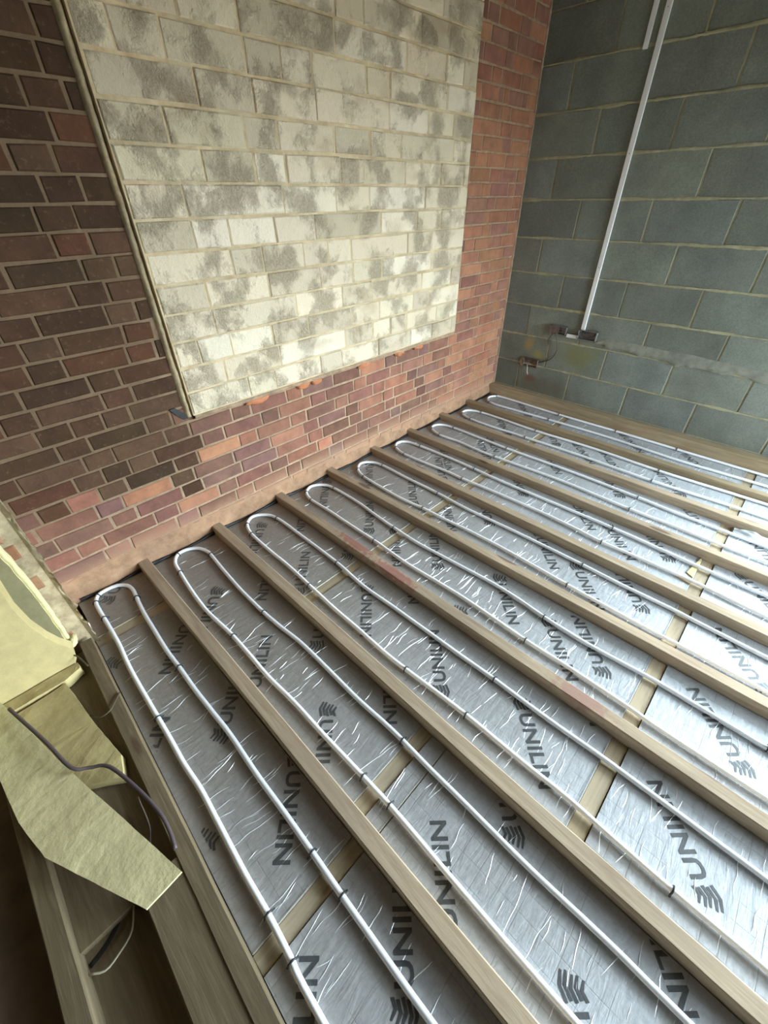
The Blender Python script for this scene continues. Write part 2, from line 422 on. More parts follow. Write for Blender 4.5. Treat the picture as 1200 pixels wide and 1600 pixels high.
o = finish('wall_infill', bm, [M['white_block'], M['white_mortar']])
struct(o, 'whitewashed block infill of a bricked-up opening in the brick wall', 'wall')

# rough mortar edging down the left of the infill, and ragged mortar below it
def lumpy_strip(bm, pts, wdt, seed, mi=0, depth=0.02, jag=0.012):
    rings = []
    for i, p in enumerate(pts):
        p = Vector(p); nz = noise.noise(p*17+Vector((seed, 0, 0)))*jag; nz2 = noise.noise(p*31+Vector((0, seed, 0)))*jag
        nx, ny, nzv = wdt(i)
        a = Vector(nx)
        rings.append([bm.verts.new(p+a*q+Vector(ny)*h) for q, h in ((-1-nz*20, 0), (-0.6, depth*0.75+nz2), (0+nz*8, depth+nz), (0.6, depth*0.7-nz2), (1+nz2*20, 0))])
    for a, b_ in zip(rings, rings[1:]):
        for k in range(4):
            f = bm.faces.new((a[k], a[k+1], b_[k+1], b_[k])); f.material_index = mi; f.smooth = True
bm = bmesh.new()
n = 150
pts = [(PX0, 0.0, PZ0-0.005+(CEIL-PZ0)*i/n) for i in range(n+1)]
lumpy_strip(bm, pts, lambda i: ((0.014, -0.0, 0), (0, -1, 0), 0), 3, depth=PD*0.72, jag=0.007)
o = finish('trim_1', bm, M['rubble_mortar'], kind='structure'); o['label'] = 'rough mortar edging down the left side of the whitewashed infill'; o['category'] = 'mortar'
bm = bmesh.new(); n = 130
pts = [(PX0+0.02+(PX1-PX0-0.02)*i/n, -0.006, PZ0-0.012) for i in range(n+1)]
lumpy_strip(bm, pts, lambda i: ((0, 0, 0.017), (0, -1, 0), 0), 9, depth=0.026, jag=0.014)
o = finish('trim_2', bm, M['mortar'], kind='structure'); o['label'] = 'ragged mortar bed under the whitewashed infill'; o['category'] = 'mortar'
# broken terracotta bits left on that ledge
for cx, wd in ((-2.42, 0.07), (-2.13, 0.05), (-2.04, 0.04), (-1.66, 0.06), (-1.33, 0.05), (-1.14, 0.05)):
    bm = bmesh.new(); bmesh.ops.create_icosphere(bm, subdivisions=3, radius=1)
    for q in bm.verts:
        d = 1+noise.noise(q.co*1.7+Vector((cx*9, 0, 0)))*0.45
        q.co = Vector((cx+q.co.x*wd*d, -0.012+q.co.y*0.020*d, PZ0-0.028+q.co.z*0.022*d))
    where = {-2.42: 'nearest the lower left corner', -2.13: 'second from the left corner', -2.04: 'third from the left corner', -1.66: 'near the middle', -1.33: 'second from the right corner', -1.14: 'nearest the right corner'}[cx]
    tag(finish('brick_fragment', bm, M['terracotta'], smooth=True), 'orange broken brick fragment under the white infill, '+where, 'brick fragment', 'brick fragments under the infill')
# dark hole by the lower left corner of the infill
bm = bmesh.new()
ol = [(-2.86, PZ0+0.05), (-2.835, PZ0+0.052), (-2.80, PZ0+0.015), (-2.79, PZ0-0.012), (-2.81, PZ0-0.012), (-2.84, PZ0+0.018)]
vv = [bm.verts.new((x, -0.0105, zz)) for x, zz in ol]; bm.faces.new(vv[::-1])
vb = [bm.verts.new((x, 0.0, zz)) for x, zz in ol]
for i in range(6): bm.faces.new((vv[i], vv[(i+1) % 6], vb[(i+1) % 6], vb[i]))
o = finish('trim_3', bm, M['membrane'], kind='structure'); o['label'] = 'dark gap in the joint at the lower left corner of the infill'; o['category'] = 'gap'

# sandy fillet along the foot of the brick wall
bm = bmesh.new(); nx, nz = 260, 7; grid = []
for i in range(nx+1):
    x = -3.6+3.6*i/nx; top = 0.035+0.045*max(0, min(1, (-1.2-x)/2.2))+0.030*noise.noise(Vector((x*3.1, 4, 0)))+0.012*noise.noise(Vector((x*19, 1, 0)))
    col_ = []
    for k in range(nz+1):
        t = k/nz; zz = -0.16*(1-t)+top*t
        dp = 0.024*(1-t)**0.6+0.004+0.006*noise.noise(Vector((x*14, zz*22, 2)))
        if k == nz: dp = 0.0
        col_.append(bm.verts.new((x, -dp, zz)))
    grid.append(col_)
for i in range(nx):
    for k in range(nz): bm.faces.new((grid[i][k], grid[i+1][k], grid[i+1][k+1], grid[i][k+1]))
o = finish('trim_4', bm, M['dust'], smooth=True, kind='structure'); o['label'] = 'sandy mortar skirt along the foot of the brick wall'; o['category'] = 'mortar'

# ------------------------------------------------------------------ dark block wall (x = 0)
YR0, YR1 = -4.95, -2.65
bm = bmesh.new(); lay = bm.loops.layers.float_color.new('tint')
def place_right(u, v, d): return Vector((-d, u, v))      # u = y
DB = [(120, 126, 116), (116, 121, 113), (124, 128, 118), (118, 122, 112), (121, 127, 121), (114, 118, 108)]
for r in range(-2, 12):
    z = 0.2733+0.225*(r-0); off = -0.229 if (r % 2 == 0) else -0.004
    if r >= 0: off = {0: -0.004, 1: -0.229}[r % 2]
    else: off = {0: -0.004, 1: -0.229}[r % 2]
    y1 = 0.0; y = off if off < -0.05 else off-0.45
    edges = [0.0]
    while y > YB-0.5: edges.append(y); y -= 0.45
    for a, b_ in zip(edges, edges[1:]):
        lo, hi = max(b_, YB-0.3), a
        zt = min(z+0.225, CEIL)
        if zt-z < 0.03: continue
        parts_ = [(lo, hi)]
        if z < 2.05 and zt > 0.05:
            parts_ = []
            if hi > YR1: parts_.append((max(lo, YR1), hi))
            if lo < YR0: parts_.append((lo, min(hi, YR0)))
        for p, q in parts_:
            if q-p > 0.04:
                brick(bm, lay, p+0.0052, q-0.0052, z+0.004, zt-0.004, 0.0034+random.uniform(-0.0005, 0.001), place_right, vary(srgb(*random.choice(DB)), 0.10, 0.01), 0.002)
def quad(bm, p, mi=1):
    f = bm.faces.new([bm.verts.new(q) for q in p]); f.material_index = mi
for y0, y1, z0, z1 in ((YR1, 0.02, -0.2, CEIL), (YR0, YR1, 2.1, CEIL), (YR0, YR1, -0.2, 0.05), (YB-0.3, YR0, -0.2, CEIL)):
    quad(bm, ((0, y0, z0), (0, y1, z0), (0, y1, z1), (0, y0, z1)))
    quad(bm, ((0.25, y0, z0), (0.25, y1, z0), (0.25, y1, z1), (0.25, y0, z1)))
quad(bm, ((0, YR1, 0.05), (0, YR1, 2.1), (0.25, YR1, 2.1), (0.25, YR1, 0.05)))
quad(bm, ((0, YR0, 0.05), (0, YR0, 2.1), (0.25, YR0, 2.1), (0.25, YR0, 0.05)))
quad(bm, ((0, YR0, 2.1), (0, YR1, 2.1), (0.25, YR1, 2.1), (0.25, YR0, 2.1)))
quad(bm, ((0, YR0, 0.05), (0, YR1, 0.05), (0.25, YR1, 0.05), (0.25, YR0, 0.05)))
o = finish('wall_right', bm, [M['dark_block'], M['block_mortar']])
struct(o, 'dark grey concrete block wall with pale joints, right of the brick wall', 'wall')
# mortar wiped over the bed joints, a little proud and uneven
bm = bmesh.new()
for r in range(0, 9):
    z = 0.2733+0.225*(r-0); n = 240; prev = None
    for i in range(n+1):
        y = -0.02+(-2.7)*i/n
        hw = 0.0045+0.0075*max(0, noise.noise(Vector((y*5, r*7.3, 0)))+0.25)+0.003*noise.noise(Vector((y*40, r, 5)))
        hw = max(0.002, hw); dz = 0.003*noise.noise(Vector((y*9, r*3, 1)))
        cur = [bm.verts.new((-0.0062, y, z-hw+dz)), bm.verts.new((-0.0075, y, z+dz)), bm.verts.new((-0.0062, y, z+hw+dz))]
        if prev:
            for k in range(2): bm.faces.new((prev[k], prev[k+1], cur[k+1], cur[k]))
        prev = cur
o = finish('trim_5', bm, M['block_mortar'], kind='structure'); o['label'] = 'thin wiped mortar beds across the dark block wall'; o['category'] = 'mortar'
# filled chase running away from the socket boxes
bm = bmesh.new(); n = 130; prev = None
for i in range(n+1):
    t = i/n; y = -0.80-1.55*t
    top = 0.580-0.035*t+0.010*noise.noise(Vector((y*6, 0, 0)))
    bot = 0.515-0.055*t+0.030*noise.noise(Vector((y*5.5, 3, 0)))+0.012*noise.noise(Vector((y*21, 3, 0)))
    if t < 0.05: top = 0.55+0.03*t/0.05; bot = 0.53
    cur = [bm.verts.new((-0.004, y, bot)), bm.verts.new((-0.016-0.005*noise.noise(Vector((y*9, 8, 0))), y, bot+0.010)),
           bm.verts.new((-0.012, y, (top+bot)/2)), bm.verts.new((-0.010, y, top-0.012)), bm.verts.new((-0.004, y, top))]
    if prev:
        for k in range(4): bm.faces.new((prev[k], prev[k+1], cur[k+1], cur[k]))
    prev = cur
o = finish('trim_6', bm, M['smear'], smooth=True, kind='structure'); o['label'] = 'rough grey mortar band filling the cable chase in the block wall'; o['category'] = 'mortar'
# sandy bead in the corner of the two walls
bm = bmesh.new(); n = 200
pts = [(-0.004, -0.004, 0.0+CEIL*i/n) for i in range(n+1)]
lumpy_strip(bm, pts, lambda i: ((-0.006, 0.006, 0), (-0.7, -0.7, 0), 0), 21, depth=0.008, jag=0.005)
o = finish('trim_7', bm, M['mortar'], kind='structure'); o['label'] = 'thin mortar line in the corner between brick and block walls'; o['category'] = 'mortar'

# ------------------------------------------------------------------ remaining room shell
def plain_struct(name, mat, label, cat, boxes):
    bm = bmesh.new()
    for b_ in boxes: box(bm, *b_)
    return struct(finish(name, bm, mat), label, cat)
plain_struct('ceiling', M['ceiling'], 'bare plasterboard ceiling', 'ceiling', [(XL, 0.25, YB-0.25, 0.0, CEIL, CEIL+0.1)])
plain_struct('floor', M['sub'], 'dark ground below the open floor joists', 'floor', [(XL, 0.25, YB-0.25, 0.0, -0.30, -0.22)])
plain_struct('wall_rear', M['render'], 'rendered wall with wide openings behind the viewer', 'wall', [
    (XL, -2.1, YB-0.25, YB, -0.2, CEIL), (-2.1, -0.15, YB-0.25, YB, 2.1, CEIL), (-2.1, -0.15, YB-0.25, YB, -0.2, 0.05), (-0.15, 0.0, YB-0.25, YB, -0.2, CEIL)])
plain_struct('wall_left', M['render'], 'rendered wall far to the left', 'wall', [(XL-0.2, XL, YB-0.25, 0.2, -0.2, CEIL)])

# brick pier on the left with a knocked-off edge
PXE, PYF = -3.545, -0.30
bm = bmesh.new(); lay = bm.loops.layers.float_color.new('tint')
def place_pier(u, v, d): return Vector((u, PYF-d, v))
PB = [srgb(146, 104, 78), srgb(138, 96, 72), srgb(152, 116, 90), srgb(124, 96, 74)]
def place_pier_side(u, v, d): return Vector((PXE+d, u, v))
z = Z0B-0.15; row = 0
while z < CEIL:
    u = PXE-0.022-random.uniform(0, 0.03); k = row
    while u > -4.6:
        L = 0.215 if k % 2 else 0.1025
        brick(bm, lay, u-L, u, z+0.006, z+0.068, 0.0045+random.uniform(-0.003, 0.002), place_pier, vary(random.choice(PB), 0.15), 0.006)
        u -= L+0.012; k += 1
    brick(bm, lay, PYF+0.02, PYF+0.02+0.215, z+0.006, z+0.068, 0.0, place_pier_side, vary(random.choice(PB), 0.15), 0.006)
    z += 0.075; row += 1
box(bm, -6.2, PXE, PYF, 0.0, -0.2, CEIL, 1)
n = 190
pts = [(PXE-0.002, PYF+0.002, -0.1+(CEIL+0.1)*i/n) for i in range(n+1)]
lumpy_strip(bm, pts, lambda i: ((-0.016, 0.016, 0), (0.7, -0.7, 0), 0), 5, mi=2, depth=0.016, jag=0.024)
o = finish('wall_pier', bm, [M['brick'], M['rubble_mortar'], M['rubble_mortar']])
struct(o, 'rough-edged brick pier at the left of the brick wall', 'wall')

# ------------------------------------------------------------------ floor joists
YEND = -4.6
ORD = ['first', 'second', 'third', 'fourth', 'fifth', 'sixth', 'seventh', 'eighth', 'ninth']
def joist_bm(xc, w_, y0, y1, z0, z1, seed, skew=0.0):
    bm = bmesh.new(); n = 60; rings = []
    for i in range(n+1):
        t = i/n; y = y0+(y1-y0)*t
        dx = 0.0025*noise.noise(Vector((y*1.3, seed, 0)))+skew*(y-y0)
        w2 = w_/2+0.0012*noise.noise(Vector((y*6, seed, 2))); dz = 0.002*noise.noise(Vector((y*1.1, seed, 7))); c = 0.003+0.0015*noise.noise(Vector((y*13, seed, 4)))
        x = xc+dx
        rings.append([bm.verts.new(p) for p in ((x-w2, y, z0), (x-w2, y, z1-c+dz), (x-w2+c, y, z1+dz), (x+w2-c, y, z1+dz), (x+w2, y, z1-c+dz), (x+w2, y, z0))])
    for a, b_ in zip(rings, rings[1:]):
        for k in range(6): bm.faces.new((a[k], a[(k+1) % 6], b_[(k+1) % 6], b_[k]))
    bm.faces.new(rings[0]); bm.faces.new(rings[-1][::-1]); bmesh.ops.recalc_face_normals(bm, faces=bm.faces[:])
    return bm
JX = [-3.22, -2.826, -2.415, -2.015, -1.608, -1.214, -0.812, -0.432]
JS = [-0.004, 0.004, -0.004, -0.016, 0.004, 0.0, 0.0, 0.0]
JW = 0.050
jl = ['sawn timber floor joist nearest the left edge timber', 'sawn timber floor joist, second from the left',
      'floor joist with pinkish-red stains on its top, third from the left', 'sawn timber floor joist, just right of the pink-stained one',
      'sawn timber floor joist, fifth from the left', 'sawn timber floor joist, third from the plate by the block wall',
      'sawn timber floor joist, second from the plate by the block wall', 'knotty floor joist nearest the plate by the block wall']
for i, x in enumerate(JX):
    bm = joist_bm(x, JW, -0.003, YEND, -0.22, 0.0, i*3.7, JS[i])
    tag(finish('floor_joist', bm, M['joist_pink'] if i == 2 else (M['plate'] if i == 7 else M['joist'])), jl[i], 'joist', 'floor joists')
bm = joist_bm(-0.046, 0.076, -0.003, YEND, -0.22, 0.044, 50)
tag(finish('wall_plate', bm, M['plate']), 'yellowish timber plate running along the foot of the block wall', 'timber')
bm = joist_bm(-3.567, 0.046, -0.33, YEND, -0.22, 0.0, 61, 0.023)
tag(finish('edge_timber', bm, M['old_wood']), 'dusty edge timber left of the first foil bay', 'timber')

# ------------------------------------------------------------------ noggins
ZF = -0.050     # level of the foil
def jx(i, y): return JX[i]+JS[i]*(y+0.003)
def tx(y): return -3.567+0.023*(y+0.33)
def bay_edges(b, y):
    l = (tx(y)+0.024) if b == 0 else jx(b-1, y)+JW/2+0.001
    r = (-0.086) if b == 8 else jx(b, y)-JW/2-0.001
    return l, r
NOG = []
for b in range(9):
    if b == 0: ys = [(-0.298, -0.352), (-1.583, -1.630), (-3.0, -3.05)]
    elif b == 1: ys = [(-1.525, -1.571), (-3.2, -3.25)]
    else: ys = [(-0.752, -0.800), (-2.020, -2.070), (-3.30, -3.35)]
    NOG.append(ys)
    bayname = 'bay %s from the left' % ORD[b]
    for k, (a, c) in enumerate(ys):
        if k == 2 and b > 0 or (b == 1 and k == 1) or (b == 0 and k == 2): pass
        ym = (a+c)/2; l, r = bay_edges(b, ym)
        bm = bmesh.new(); bevel_box(bm, l, r, c, a, -0.20, ZF-0.004, 0.0015)
        which = ('nearest the brick wall', 'middle of the floor', 'furthest from the brick wall')[k if b != 1 else k+1]
        tag(finish('noggin', bm, M['noggin']), 'timber noggin in %s bay from left, %s' % (ORD[b], which), 'noggin', 'noggins between the joists')

# ------------------------------------------------------------------ foil-faced insulation boards with printed words
def text_tris():
    cu = bpy.data.curves.new('t', 'FONT'); cu.body = 'UNILIN'; cu.size = 1.0; cu.offset = 0.026; cu.space_character = 1.06
    cu.resolution_u = 3
    o = bpy.data.objects.new('t', cu); COL.objects.link(o); bpy.context.view_layer.update()
    me = o.evaluated_get(bpy.context.evaluated_depsgraph_get()).to_mesh()
    V = [tuple(v.co) for v in me.vertices]; F = [tuple(p.vertices) for p in me.polygons]
    o.to_mesh_clear(); bpy.data.objects.remove(o); bpy.data.curves.remove(cu)
    xs = [v[0] for v in V]; ys = [v[1] for v in V]
    x0, x1, y0, y1 = min(xs), max(xs), min(ys), max(ys)
    V = [((v[0]-x0)/(x1-x0)*0.236, ((v[1]-y0)/(y1-y0)-0.5)*0.049) for v in V]
    # emblem before the word: four slanted, bent strokes
    for s in range(5):
        yb = -0.030+s*0.0122; L = 0.056-0.005*s; x0 = -0.012-L-(0.003 if s % 2 else 0)
        pl = [(x0, yb+0.012), (x0+L*0.46, yb-0.001), (x0+L, yb+0.006), (x0+L*0.97, yb+0.0145), (x0+L*0.50, yb+0.0078), (x0+L*0.06, yb+0.0165)]
        k = len(V); V += pl
        F += [(k, k+1, k+4, k+5), (k+1, k+2, k+3, k+4)]
    return V, F
TV, TF = text_tris()
R2 = math.sqrt(0.5); A_ = 0.166
def u(x, y): return (x, y, 1)
def d(x, y): return (x, y, -1)
WORDS = {
 0: [d(-3.238, -.504), u(-3.339, -1.019), d(-3.556, -.498), d(-3.566, -1.312), d(-3.255, -1.321), u(-3.351, -1.885), u(-3.40, -.078), u(-3.642, -1.006), d(-3.25, -2.2), u(-3.36, -2.75), u(-3.64, -1.85)],
 1: [d(-3.075, -.449), u(-3.191, -.976), d(-2.770, -.458), u(-2.883, -.977), d(-3.078, -1.268), d(-2.765, -1.275), u(-3.205, -1.905), u(-2.889, -1.893), d(-3.104, -2.19), d(-2.772, -2.206), u(-3.19, -2.78), d(-3.08, -3.1)],
 2: [d(-2.655, -.175), u(-2.758, -.679), d(-2.347, -.183), u(-2.438, -.669), d(-2.573, -.95), u(-2.683, -1.47), d(-2.571, -1.764), u(-2.650, -2.330), d(-2.30, -.98), u(-2.36, -1.50), d(-2.27, -1.80), d(-2.60, -2.72), u(-2.66, -3.2)],
 3: [d(-2.109, -.093), u(-2.217, -.602), d(-2.177, -.763), u(-2.175, -1.055), d(-2.377, -1.348), d(-2.085, -1.370), u(-2.190, -1.875), d(-2.165, -1.665), u(-2.220, -2.333), d(-2.1, -2.75), u(-1.90, -.60), u(-1.93, -1.42)],
 4: [d(-1.768, -.142), u(-1.853, -.616), u(-1.700, -1.052), d(-1.763, -.801), d(-1.650, -1.345), d(-1.754, -1.605), u(-1.758, -1.880), u(-1.846, -2.331), d(-1.75, -2.75)],
 5: [u(-1.512, -.572), d(-1.261, -.402), u(-1.190, -.560), u(-1.315, -1.048), d(-1.225, -1.355), d(-1.324, -1.596), u(-1.330, -1.869), d(-1.268, -2.21), u(-1.45, -2.85)],
 6: [d(-.825, -.495), u(-1.10, -.65), d(-.80, -.96), u(-.925, -1.485), d(-.753, -1.765), u(-.99, -2.25), d(-.9, -2.9)],
 7: [d(-.525, -1.066), u(-.665, -.55), u(-.56, -.90), d(-.46, -1.20), u(-.66, -1.75), d(-.5, -2.5)],
 8: [u(-.25, -.50), d(-.13, -1.26), u(-.21, -1.75), d(-.12, -2.35)],
}
def clip_poly(P, x0f, x1f, y0, y1):
    def cut(P, f):
        out = []
        for i in range(len(P)):
            a, b_ = P[i], P[(i+1) % len(P)]; fa, fb = f(a), f(b_)
            if fa >= 0: out.append(a)
            if (fa >= 0) != (fb >= 0):
                t = fa/(fa-fb); out.append((a[0]+(b_[0]-a[0])*t, a[1]+(b_[1]-a[1])*t))
        return out
    for f in (lambda p: p[0]-x0f, lambda p: x1f-p[0], lambda p: p[1]-y0, lambda p: y1-p[1]):
        P = cut(P, f)
        if len(P) < 3: return None
    return P
def foil_z(x, y):          # gentle unevenness shared by foil and print
    return ZF
def crease(bm, x, y, L, ang, hh, ww):
    n = max(3, int(L/0.012)); prev = None; px, py = x, y
    for i in range(n+1):
        t = i/n; env = math.sin(PI*t)**0.6
        a = ang+0.55*noise.noise(Vector((px*22, py*22, 3)))
        nx_, ny_ = -math.sin(a), math.cos(a)
        wv = ww*env+0.0003; h = hh*env+0.00002
        cur = [bm.verts.new((px-nx_*wv, py-ny_*wv, ZF)), bm.verts.new((px, py, ZF+h)), bm.verts.new((px+nx_*wv, py+ny_*wv, ZF))]
        if prev:
            for k in range(2):
                f = bm.faces.new((prev[k], prev[k+1], cur[k+1], cur[k])); f.smooth = False; f.material_index = 2
        prev = cur; px += math.cos(a)*L/n; py += math.sin(a)*L/n
seg_names = ['against the brick wall', 'in the middle stretch', 'towards the near end', 'furthest from the brick wall']
rnd = random.Random(11)
for b in range(9):
    ys = NOG[b]; segs = []; top = -0.030
    for a, c in ys:
        segs.append((c, top, a)); top = c
    bounds = []; top = -0.030
    for a, c in ys: bounds.append((a+0.002, top)); top = c-0.003
    bounds.append((YEND, top))
    if b == 1:   # a thin strip of board is let in behind the noggin
        bounds = [(ys[0][0]+0.002, -0.030), (-1.632, ys[0][1]-0.003), (ys[1][0]+0.002, -1.636), (YEND, ys[1][1]-0.003)]
    for k, (y0, y1) in enumerate(bounds):
        l0, r0 = bay_edges(b, y0); l1, r1 = bay_edges(b, y1)
        if b == 0 and y1 > -0.29: l1 = PXE+0.012; l0 = PXE+0.012
        bm = bmesh.new()
        g = 0.0015
        vv = [(l0+g, y0), (r0-g, y0), (r1-g, y1), (l1+g, y1)]
        lo = [bm.verts.new((x, y, -0.15)) for x, y in vv]; hi = [bm.verts.new((x, y, ZF)) for x, y in vv]
        f = bm.faces.new(hi); f.material_index = 0
        for i in range(4):
            f = bm.faces.new((lo[i], lo[(i+1) % 4], hi[(i+1) % 4], hi[i])); f.material_index = 1
        area = (r0-l0)*(y1-y0); dens = 170 if b < 2 else 200
        xs0, xs1 = max(l0, l1)+0.01, min(r0, r1)-0.01
        for _ in range(int(area*dens)):
            cy = rnd.uniform(y0+0.01, y1-0.01); near = min(1, max(0.0, (-cy-0.15)/0.7))
            if rnd.random() > 0.25+0.75*near: continue
            L = rnd.uniform(0.025, 0.10)*(1 if rnd.random() < 0.8 else 1.7); cx = rnd.uniform(xs0, max(xs0+0.005, xs1-L))
            L = min(L, xs1-cx)
            if L > 0.008: crease(bm, cx, cy, L, rnd.uniform(-0.22, 0.22), rnd.uniform(0.0005, 0.0013), rnd.uniform(0.0005, 0.0010))
        # foil turned up along the cut end
        if y0 > YEND+0.1:
            n = 24; prev = None
            for i in range(n+1):
                x = l0+0.004+(r0-l0-0.008)*i/n; hgt = 0.0008+0.0011*abs(noise.noise(Vector((x*25, y0*5, 0))))
                cur = [bm.verts.new((x, y0+0.006, ZF+0.0002)), bm.verts.new((x, y0+0.001, ZF+hgt)), bm.verts.new((x, y0-0.0015, ZF-0.006))]
                if prev:
                    for q in range(2):
                        f = bm.faces.new((prev[q], cur[q], cur[q+1], prev[q+1])); f.material_index = 0
                prev = cur
        if len(bounds) == 4 and b != 1: place_ = seg_names[k]
        else: place_ = {1: ['against the brick wall', 'the narrow strip beside the noggin', 'towards the near end', 'furthest from the brick wall']}.get(b, seg_names)[k]
        ob = finish('insulation_board', bm, [M['foil'], M['foam_edge'], M['crease']])
        tag(ob, 'foil-faced insulation board, %s bay from the left, %s' % (ORD[b], place_), 'insulation board', 'foil insulation boards between the joists')
        for (wx, wy, s) in WORDS[b]:
            T = []
            for (a, c) in TV: T.append((wx+s*(a*R2-c*R2), wy+s*(a*R2+c*R2)))
            if max(p[1] for p in T) < y0 or min(p[1] for p in T) > y1: continue
            bt = bmesh.new(); cnt = 0
            for fc in TF:
                P = clip_poly([T[i] for i in fc], max(l0, l1)+g, min(r0, r1)-g, y0, y1)
                if P:
                    try: bt.faces.new([bt.verts.new((x, y, ZF+0.0006)) for x, y in P]); cnt += 1
                    except ValueError: pass
            if cnt:
                bmesh.ops.recalc_face_normals(bt, faces=bt.faces[:])
                for fq in bt.faces:
                    if fq.normal.z < 0: fq.normal_flip()
                pr = finish('printed_word', bt, M['print'], ob); pr['label'] = 'dark printed UNILIN lettering'
            else: bt.free()

# ------------------------------------------------------------------ heating pipe loops with clips
ZP = ZF+0.0110; PR = 0.0085
P_ = {
0: ([(-3.476,-.218),(-3.476,-.132),(-3.472,-.061),(-3.452,-.012),(-3.412,.0),(-3.365,-.012),(-3.333,-.055),(-3.324,-.116),(-3.331,-.193)],
    [(-3.477,-.33),(-3.480,-.42),(-3.486,-.51),(-3.490,-.62),(-3.492,-.75),(-3.492,-.92),(-3.495,-1.05),(-3.491,-1.16),(-3.495,-1.27),(-3.502,-1.42),(-3.503,-1.55),(-3.508,-1.65),(-3.515,-1.76),(-3.52,-2.3)],
    [(-3.342,-.305),(-3.348,-.434),(-3.353,-.579),(-3.351,-.708),(-3.351,-.821),(-3.347,-.95),(-3.342,-1.08),(-3.346,-1.25),(-3.345,-1.45),(-3.347,-1.66),(-3.347,-1.85),(-3.345,-2.3)]),
1: ([(-3.119,-.187),(-3.106,-.101),(-3.070,-.052),(-3.022,-.050),(-2.976,-.082),(-2.955,-.135),(-2.952,-.177)],
    [(-3.135,-.34),(-3.141,-.466),(-3.139,-.568),(-3.130,-.70),(-3.129,-.844),(-3.130,-.988),(-3.122,-1.14),(-3.120,-1.3),(-3.116,-1.45),(-3.112,-1.61),(-3.118,-1.834),(-3.122,-2.03),(-3.122,-2.3)],
    [(-2.963,-.34),(-2.972,-.53),(-2.970,-.70),(-2.963,-.82),(-2.951,-.94),(-2.950,-1.1),(-2.952,-1.3),(-2.946,-1.48),(-2.950,-1.66),(-2.952,-1.863),(-2.953,-2.018),(-2.948,-2.2),(-2.95,-2.35)]),
2: ([(-2.716,-.188),(-2.688,-.096),(-2.630,-.055),(-2.571,-.090),(-2.540,-.170)],
    [(-2.723,-.367),(-2.722,-.532),(-2.730,-.72),(-2.738,-.9),(-2.740,-1.06),(-2.744,-1.23),(-2.740,-1.36),(-2.731,-1.5),(-2.725,-1.67),(-2.725,-1.86),(-2.722,-2.0),(-2.729,-2.17),(-2.733,-2.4)],
    [(-2.536,-.42),(-2.540,-.70),(-2.556,-.909),(-2.550,-1.1),(-2.546,-1.3),(-2.544,-1.45),(-2.539,-1.65),(-2.539,-1.86),(-2.533,-2.03),(-2.533,-2.2),(-2.534,-2.4)]),
3: ([(-2.290,-.171),(-2.262,-.085),(-2.200,-.052),(-2.138,-.092),(-2.112,-.175)],
    [(-2.287,-.348),(-2.291,-.542),(-2.292,-.716),(-2.301,-.951),(-2.294,-1.148),(-2.290,-1.327),(-2.300,-1.614),(-2.297,-1.80),(-2.300,-2.0),(-2.306,-2.2)],
    [(-2.113,-.40),(-2.127,-.55),(-2.140,-.72),(-2.147,-.90),(-2.135,-1.10),(-2.121,-1.33),(-2.124,-1.47),(-2.138,-1.63),(-2.141,-1.8),(-2.132,-1.95),(-2.124,-2.1),(-2.127,-2.4)]),
4: ([(-1.888,-.212),(-1.850,-.117),(-1.785,-.076),(-1.727,-.116),(-1.703,-.205)],
    [(-1.902,-.414),(-1.904,-.58),(-1.889,-.72),(-1.886,-.86),(-1.876,-1.04),(-1.873,-1.24),(-1.880,-1.45),(-1.888,-1.62),(-1.893,-1.8),(-1.894,-1.98),(-1.889,-2.13),(-1.891,-2.4)],
    [(-1.708,-.44),(-1.708,-.69),(-1.718,-.9),(-1.713,-1.1),(-1.708,-1.3),(-1.708,-1.6),(-1.713,-1.777),(-1.708,-2.0),(-1.712,-2.13),(-1.717,-2.35)]),
5: ([(-1.483,-.208),(-1.452,-.100),(-1.388,-.056),(-1.330,-.098),(-1.314,-.215)],
    [(-1.476,-.41),(-1.464,-.58),(-1.466,-.70),(-1.456,-.91),(-1.450,-1.237),(-1.458,-1.44),(-1.470,-1.60),(-1.462,-1.83),(-1.460,-2.07),(-1.472,-2.31)],
    [(-1.308,-.465),(-1.312,-.69),(-1.321,-.906),(-1.315,-1.35),(-1.315,-1.6),(-1.323,-1.85),(-1.330,-2.04),(-1.332,-2.3)]),
6: ([(-1.074,-.207),(-1.030,-.100),(-.972,-.072),(-.918,-.115),(-.902,-.215)],
    [(-1.064,-.378),(-1.078,-.546),(-1.076,-.70),(-1.052,-1.15),(-1.068,-1.58),(-1.064,-1.80),(-1.068,-2.02),(-1.065,-2.26)],
    [(-.907,-.466),(-.914,-.70),(-.903,-1.2),(-.914,-1.6),(-.925,-1.8),(-.927,-2.0),(-.928,-2.24)]),
7: ([(-.672,-.216),(-.634,-.110),(-.583,-.085),(-.530,-.115),(-.503,-.209)],
    [(-.678,-.415),(-.667,-.6),(-.666,-.71),(-.652,-1.1),(-.660,-1.6),(-.63,-2.1)],
    [(-.501,-.403),(-.510,-.715),(-.488,-1.144),(-.498,-1.595),(-.475,-2.17)]),
8: ([(-.273,-.178),(-.232,-.100),(-.170,-.072),(-.110,-.10),(-.090,-.188)],
    [(-.268,-.367),(-.252,-.694),(-.238,-1.161),(-.260,-1.612),(-.242,-2.145)],
    [(-.103,-.713),(-.096,-1.171),(-.098,-1.596),(-.098,-2.126)]),
}
